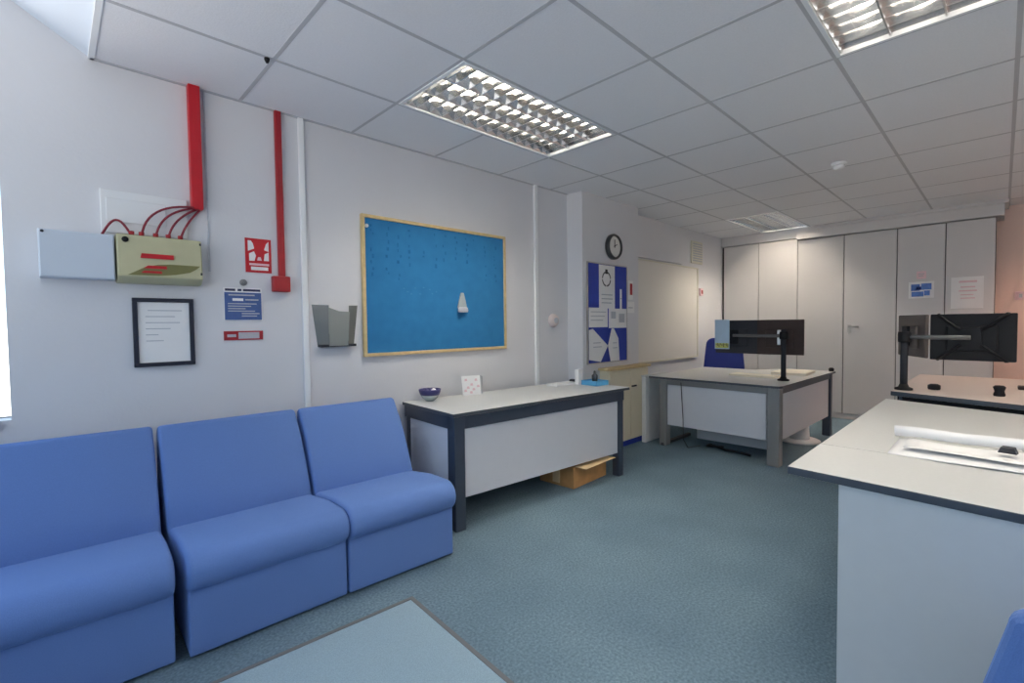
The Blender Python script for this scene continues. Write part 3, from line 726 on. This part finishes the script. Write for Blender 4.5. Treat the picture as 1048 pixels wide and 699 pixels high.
# office chairs
def office_chair(label, loc, rotz, fab, sz_=.46, bz0=.60, bz1=1.02, wt=.40, wb=.46, rad=.06):
    """faces local +x"""
    r = thing('office_chair', label, 'chair', loc, rotz)
    st = MB()
    st.lathe([(.035,.05),(.04,.11)], n=16)
    for k in range(5):
        a = 2*PI*k/5+.3; c, s = math.cos(a), math.sin(a)
        st.prism([(.03*c-.018*s,.03*s+.018*c,.075),(.03*c+.018*s,.03*s-.018*c,.075),(.29*c+.012*s,.29*s-.012*c,.062),(.29*c-.012*s,.29*s+.012*c,.062)], (0,0,.03))
    st.build('star_base', M['black'], r, bevel=.004)
    for k in range(5):
        a = 2*PI*k/5+.3; c, s = math.cos(a), math.sin(a)
        p = Vector((.285*c,.285*s,.029)); ax = Vector((-s,c,0))
        MB().cyl(p-ax*.022, p+ax*.022, .029, n=16).cyl(p+Vector((0,0,.02)), p+Vector((0,0,.07)), .009, n=10).build('castor', M['black'], r)
    MB().cyl((0,0,.10),(0,0,sz_-.06), .025, n=18).build('gas_lift', M['dark_grey'], r)
    def rr(w0, w1, a0, a1, rd, n=5):
        # rounded outline in (u across, v): w0 at a0, w1 at a1
        pts = []
        for (cx, cy, st_) in ((w1/2-rd,a1-rd,0),(-w1/2+rd,a1-rd,90),(-w0/2+rd,a0+rd,180),(w0/2-rd,a0+rd,270)):
            pts += arc(cx, cy, rd, st_, st_+90, n)
        return pts
    MB().prism([(v,u,sz_-.05) for u,v in rr(.44,.46,-.20,.26,.07)], (0,0,.07)).build('seat', fab, r, bevel=.02, seg=3, smooth=False)
    bm_ = MB(); tilt = .10
    pts = rr(wb, wt, bz0, bz1, rad)
    bm_.prism([(-.235-(v-bz0)*tilt,u,v) for u,v in pts], (-.06,0,0)).build('backrest', fab, r, bevel=.02, seg=3)
    MB().tube([(-.05,0,sz_-.06),(-.24,0,sz_-.07),(-.325,0,sz_+.02),(-.315,0,bz0+.12)], .018, n=10).build('back_bar', M['black'], r)
    return r
office_chair('dark blue office chair behind the middle desk, left of its monitors', (6.14,2.47,0), math.radians(200), M['fabric_dark'], bz0=.56, bz1=1.04, wt=.44, wb=.50, rad=.09)
office_chair('blue office chair at the bottom right corner in front of the big desk', (1.49,-.262,0), math.radians(-9), M['fabric'], sz_=.42, bz0=.36, bz1=.735, wt=.40, wb=.55, rad=.03)

# ------------------------------------------------------------------ foreground desk
Z3 = .735
o3 = (1.87, .525, 0)
d3 = thing('desk', 'big pale grey topped desk with a white end panel in the right foreground', 'desk', o3)
YL, YN = 0.0, -1.05
s_ = .08
MB().prism([(-.0,YL,Z3-.028), (.44,YL,Z3-.028), (.44,YN,Z3-.028), (-.085,YN,Z3-.028)], (0,0,.028), 0, 1).build('tabletop', [M['desktop'], M['edge']], d3, bevel=.003)
MB().prism([(.443,YL,Z3-.028), (2.06,YL,Z3-.028), (1.71,YN,Z3-.028), (.443,YN,Z3-.028)], (0,0,.028), 0, 1).build('tabletop', [M['desktop'], M['edge']], d3, bevel=.003)
MB().prism([(.02,-.150,0), (.045,-.150,0), (-.03,YN+.03,0), (-.06,YN+.03,0)], (0,0,Z3-.03)).build('end_panel', M['panel_blue'], d3, bevel=.002)
MB().box((.05,-.170,.05), (1.90,-.152,Z3-.03)).build('modesty_panel', M['panel_blue'], d3, bevel=.002)
MB().prism([(1.63,YN+.03,0), (1.66,YN+.03,0), (1.935,-.155,0), (1.905,-.155,0)], (0,0,Z3-.03)).build('end_panel', M['panel_blue'], d3, bevel=.002)
# raised desk beyond
Z4 = .775
d4 = thing('desk', 'pale desk beyond the big foreground desk, carrying the black monitor', 'desk', (3.99,.515,0))
MB().prism([(.05,0,Z4-.03), (1.45,-.02,Z4-.03), (1.45,-1.3,Z4-.03), (-.42,-1.3,Z4-.03)], (0,0,.03), 0, 1).build('tabletop', [mat('pinkish_laminate', (214,200,192), .4, noise=.03, nscale=60), M['edge']], d4, bevel=.003)
MB().prism([(.10,-.03,.66), (.13,-.03,.66), (-.33,-1.27,.66), (-.36,-1.27,.66)], (0,0,.085)).build('rail', M['black'], d4)
for (x, y) in ((.09,-.10),(1.36,-.10),(1.36,-1.22)):
    MB().box((x,y,0),(x+.06,y+.06,Z4-.03)).build('leg', M['frame_dark'], d4, bevel=.006)
MB().box((1.30,-1.2,.2),(1.32,-.1,.62)).build('modesty_panel', M['panel'], d4)
monitor((4.20,.135,1.135), .40, .30, math.radians(-4), M['black'], 'black monitor with an X shaped bracket on the desk at the right', 'x')
mo = monitor((4.50,.462,1.135), .40, .30, math.radians(-62), mat('brown_grey_plastic', (104,96,92), .55, spec=.3, noise=.1, nscale=40), 'brown monitor turned edge on beside the right-hand monitor pole', 'plate')
monitor_arm((4.17,.462), 1.165, Z4, [(4.132,.137,1.135), (4.468,.519,1.135)], 'black monitor pole with arms clamped to the right-hand desk')
tag(MB().lathe([(.03,0),(.034,.008),(.034,.03),(.02,.038)], (4.30,.315,Z4), n=18).build('mouse', M['black']), 'small black puck on the right-hand desk below the left part of the monitor', 'object')
tag(MB().lathe([(.026,0),(.028,.01),(.022,.03),(.03,.055),(.02,.065)], (4.18,.005,Z4), n=18).build('webcam', M['black']), 'small black webcam on the right-hand desk below the right part of the monitor', 'webcam')
tag(MB().box((0,0,0),(.10,.16,.022)).build('wallet', M['brown_black'], loc=(4.62,-.24,Z4), bevel=.006), 'flat brown case at the right edge of the photo on the right-hand desk', 'case')
# plans lying on the foreground desk
def wavy(x0, x1, y0, y1, z, amp, n=14, seed=1):
    rnd = random.Random(seed); ph_ = [rnd.uniform(0,6) for _ in range(4)]
    mb = MB(); g = []
    for i in range(n+1):
        row = []
        for j in range(n+1):
            u, v_ = i/n, j/n
            x = x0+(x1-x0)*u+.02*math.sin(ph_[0]+5*v_); y = y0+(y1-y0)*v_
            h = amp*(.5+.25*math.sin(ph_[1]+7*u+2*v_)+.25*math.sin(ph_[2]+9*v_-3*u))
            row.append(mb.bm.verts.new((x, y, z+h)))
        g.append(row)
    for i in range(n):
        for j in range(n):
            f = mb.bm.faces.new([g[i][j], g[i+1][j], g[i+1][j+1], g[i][j+1]]); f.smooth = True
    return mb
def thicken(o, th):
    m_ = o.modifiers.new('solid', 'SOLIDIFY'); m_.thickness = th; m_.offset = 1; return o
tag(thicken(wavy(2.30, 2.62, -.45, .300, Z3+.001, .010, seed=3).build('paper_sheet', M['paper']), .002), 'large flat white plan sheet on the foreground desk, lowest of the papers', 'paper', 'plans on the foreground desk')
rl = MB().tube([(2.60+.006*math.sin(k*.9), .315-.075*k, Z3+.040+.003*math.sin(k*1.7)) for k in range(11)], .022, n=14)
tag(rl.build('rolled_plan', M['paper']), 'loosely rolled white plan lying along the back of the flat sheets', 'plan')
tag(thicken(wavy(2.36, 2.54, -.42, .26, Z3+.014, .012, seed=8).build('paper_sheet', M['paper']), .002), 'narrow curled white sheet lying on top of the flat plan sheet', 'paper', 'plans on the foreground desk')
tag(MB().prism([(0,0,0),(.05,0,0),(.042,0,.022),(.008,0,.022)], (0,.032,0)).build('bulldog_clip', M['dark_grey'], loc=(2.47,-.05,Z3+.032), rotz=math.radians(80), bevel=.002), 'dark bulldog clip on the white plans at the right edge of the photo', 'clip')

# ------------------------------------------------------------------ entrance mat
em = thing('entrance_mat', 'pale blue grey entrance mat with a grey edging on the carpet', 'mat', (1.15,1.86,0), math.radians(-3.2))
MB().box((-1.75,-1.45,0), (-.018,-.018,.012)).build('pile', M['mat_pile'], em)
e_ = MB().box((-1.77,-.018,0), (0,0,.014)).box((-.018,-1.47,0), (0,-.018,.014)).box((-1.77,-1.47,0), (-1.75,-.018,.014)).box((-1.75,-1.47,0), (-.018,-1.45,.014))
e_.build('edging', M['mat_edge'], em)

# ------------------------------------------------------------------ daylight
wd = bpy.data.worlds.new('sky'); scn.world = wd; wd.use_nodes = True
nt = wd.node_tree; bg = nt.nodes['Background']
tc = nt.nodes.new('ShaderNodeTexCoord'); sep = nt.nodes.new('ShaderNodeSeparateXYZ'); rp = nt.nodes.new('ShaderNodeValToRGB')
nt.links.new(tc.outputs['Generated'], sep.inputs[0])
mr = nt.nodes.new('ShaderNodeMapRange'); mr.inputs['From Min'].default_value = -.3; mr.inputs['From Max'].default_value = 1
nt.links.new(sep.outputs['Z'], mr.inputs['Value']); nt.links.new(mr.outputs['Result'], rp.inputs['Fac'])
rp.color_ramp.elements[0].color = (1.5,1.45,1.4,1); rp.color_ramp.elements[0].position = .20
rp.color_ramp.elements[1].color = (.44,.68,1.0,1); rp.color_ramp.elements[1].position = .8
e = rp.color_ramp.elements.new(.26); e.color = (.70,.86,1.0,1)
nt.links.new(rp.outputs['Color'], bg.inputs['Color']); bg.inputs['Strength'].default_value = 2.3
def portal(loc, rot, sx_, sy_):
    l = bpy.data.lights.new('window_daylight', 'AREA'); l.shape = 'RECTANGLE'; l.size = sx_; l.size_y = sy_
    l.cycles.is_portal = True
    o = bpy.data.objects.new('window_daylight', l); COL.objects.link(o); o.location = loc; o.rotation_euler = rot
portal(((wx0+wx1)/2, W+.14, (wz0+wz1)/2), (-PI/2, 0, 0), wx1-wx0, wz1-wz0)
portal((XR-.14, (ry0+ry1)/2, (rz0+rz1)/2), (PI/2, 0, -PI/2), ry1-ry0, rz1-rz0)

# ------------------------------------------------------------------ camera
f, yaw, pit, rol = 486.8764, .8004294, .0352983, -.0118966
cy, sy = math.cos(yaw), math.sin(yaw)
F = Vector((cy, sy, 0)); Rv = Vector((sy, -cy, 0)); U = Vector((0,0,1))
cp_, sp_ = math.cos(pit), math.sin(pit)
F2 = cp_*F-sp_*U; U2 = sp_*F+cp_*U
cr, sr = math.cos(rol), math.sin(rol)
R3 = cr*Rv+sr*U2; U3 = -sr*Rv+cr*U2
cam = bpy.data.cameras.new('camera'); co = bpy.data.objects.new('camera', cam); COL.objects.link(co)
mw = Matrix((R3, U3, -F2)).transposed().to_4x4(); mw.translation = Vector((0,0,1.25))
co.matrix_world = mw
cam.sensor_fit = 'HORIZONTAL'; cam.sensor_width = 36; cam.lens = f*36/1048; cam.clip_start = .02
scn.camera = co
scn.view_settings.view_transform = 'Standard'; scn.view_settings.look = 'None'
scn.view_settings.gamma = 1; scn.view_settings.exposure = 0.3; scn.view_settings.use_curve_mapping = False
cy_ = scn.cycles
cy_.use_denoising = True
cy_.max_bounces = 10; cy_.diffuse_bounces = 6; cy_.glossy_bounces = 4; cy_.transparent_max_bounces = 8
cy_.sample_clamp_indirect = 6
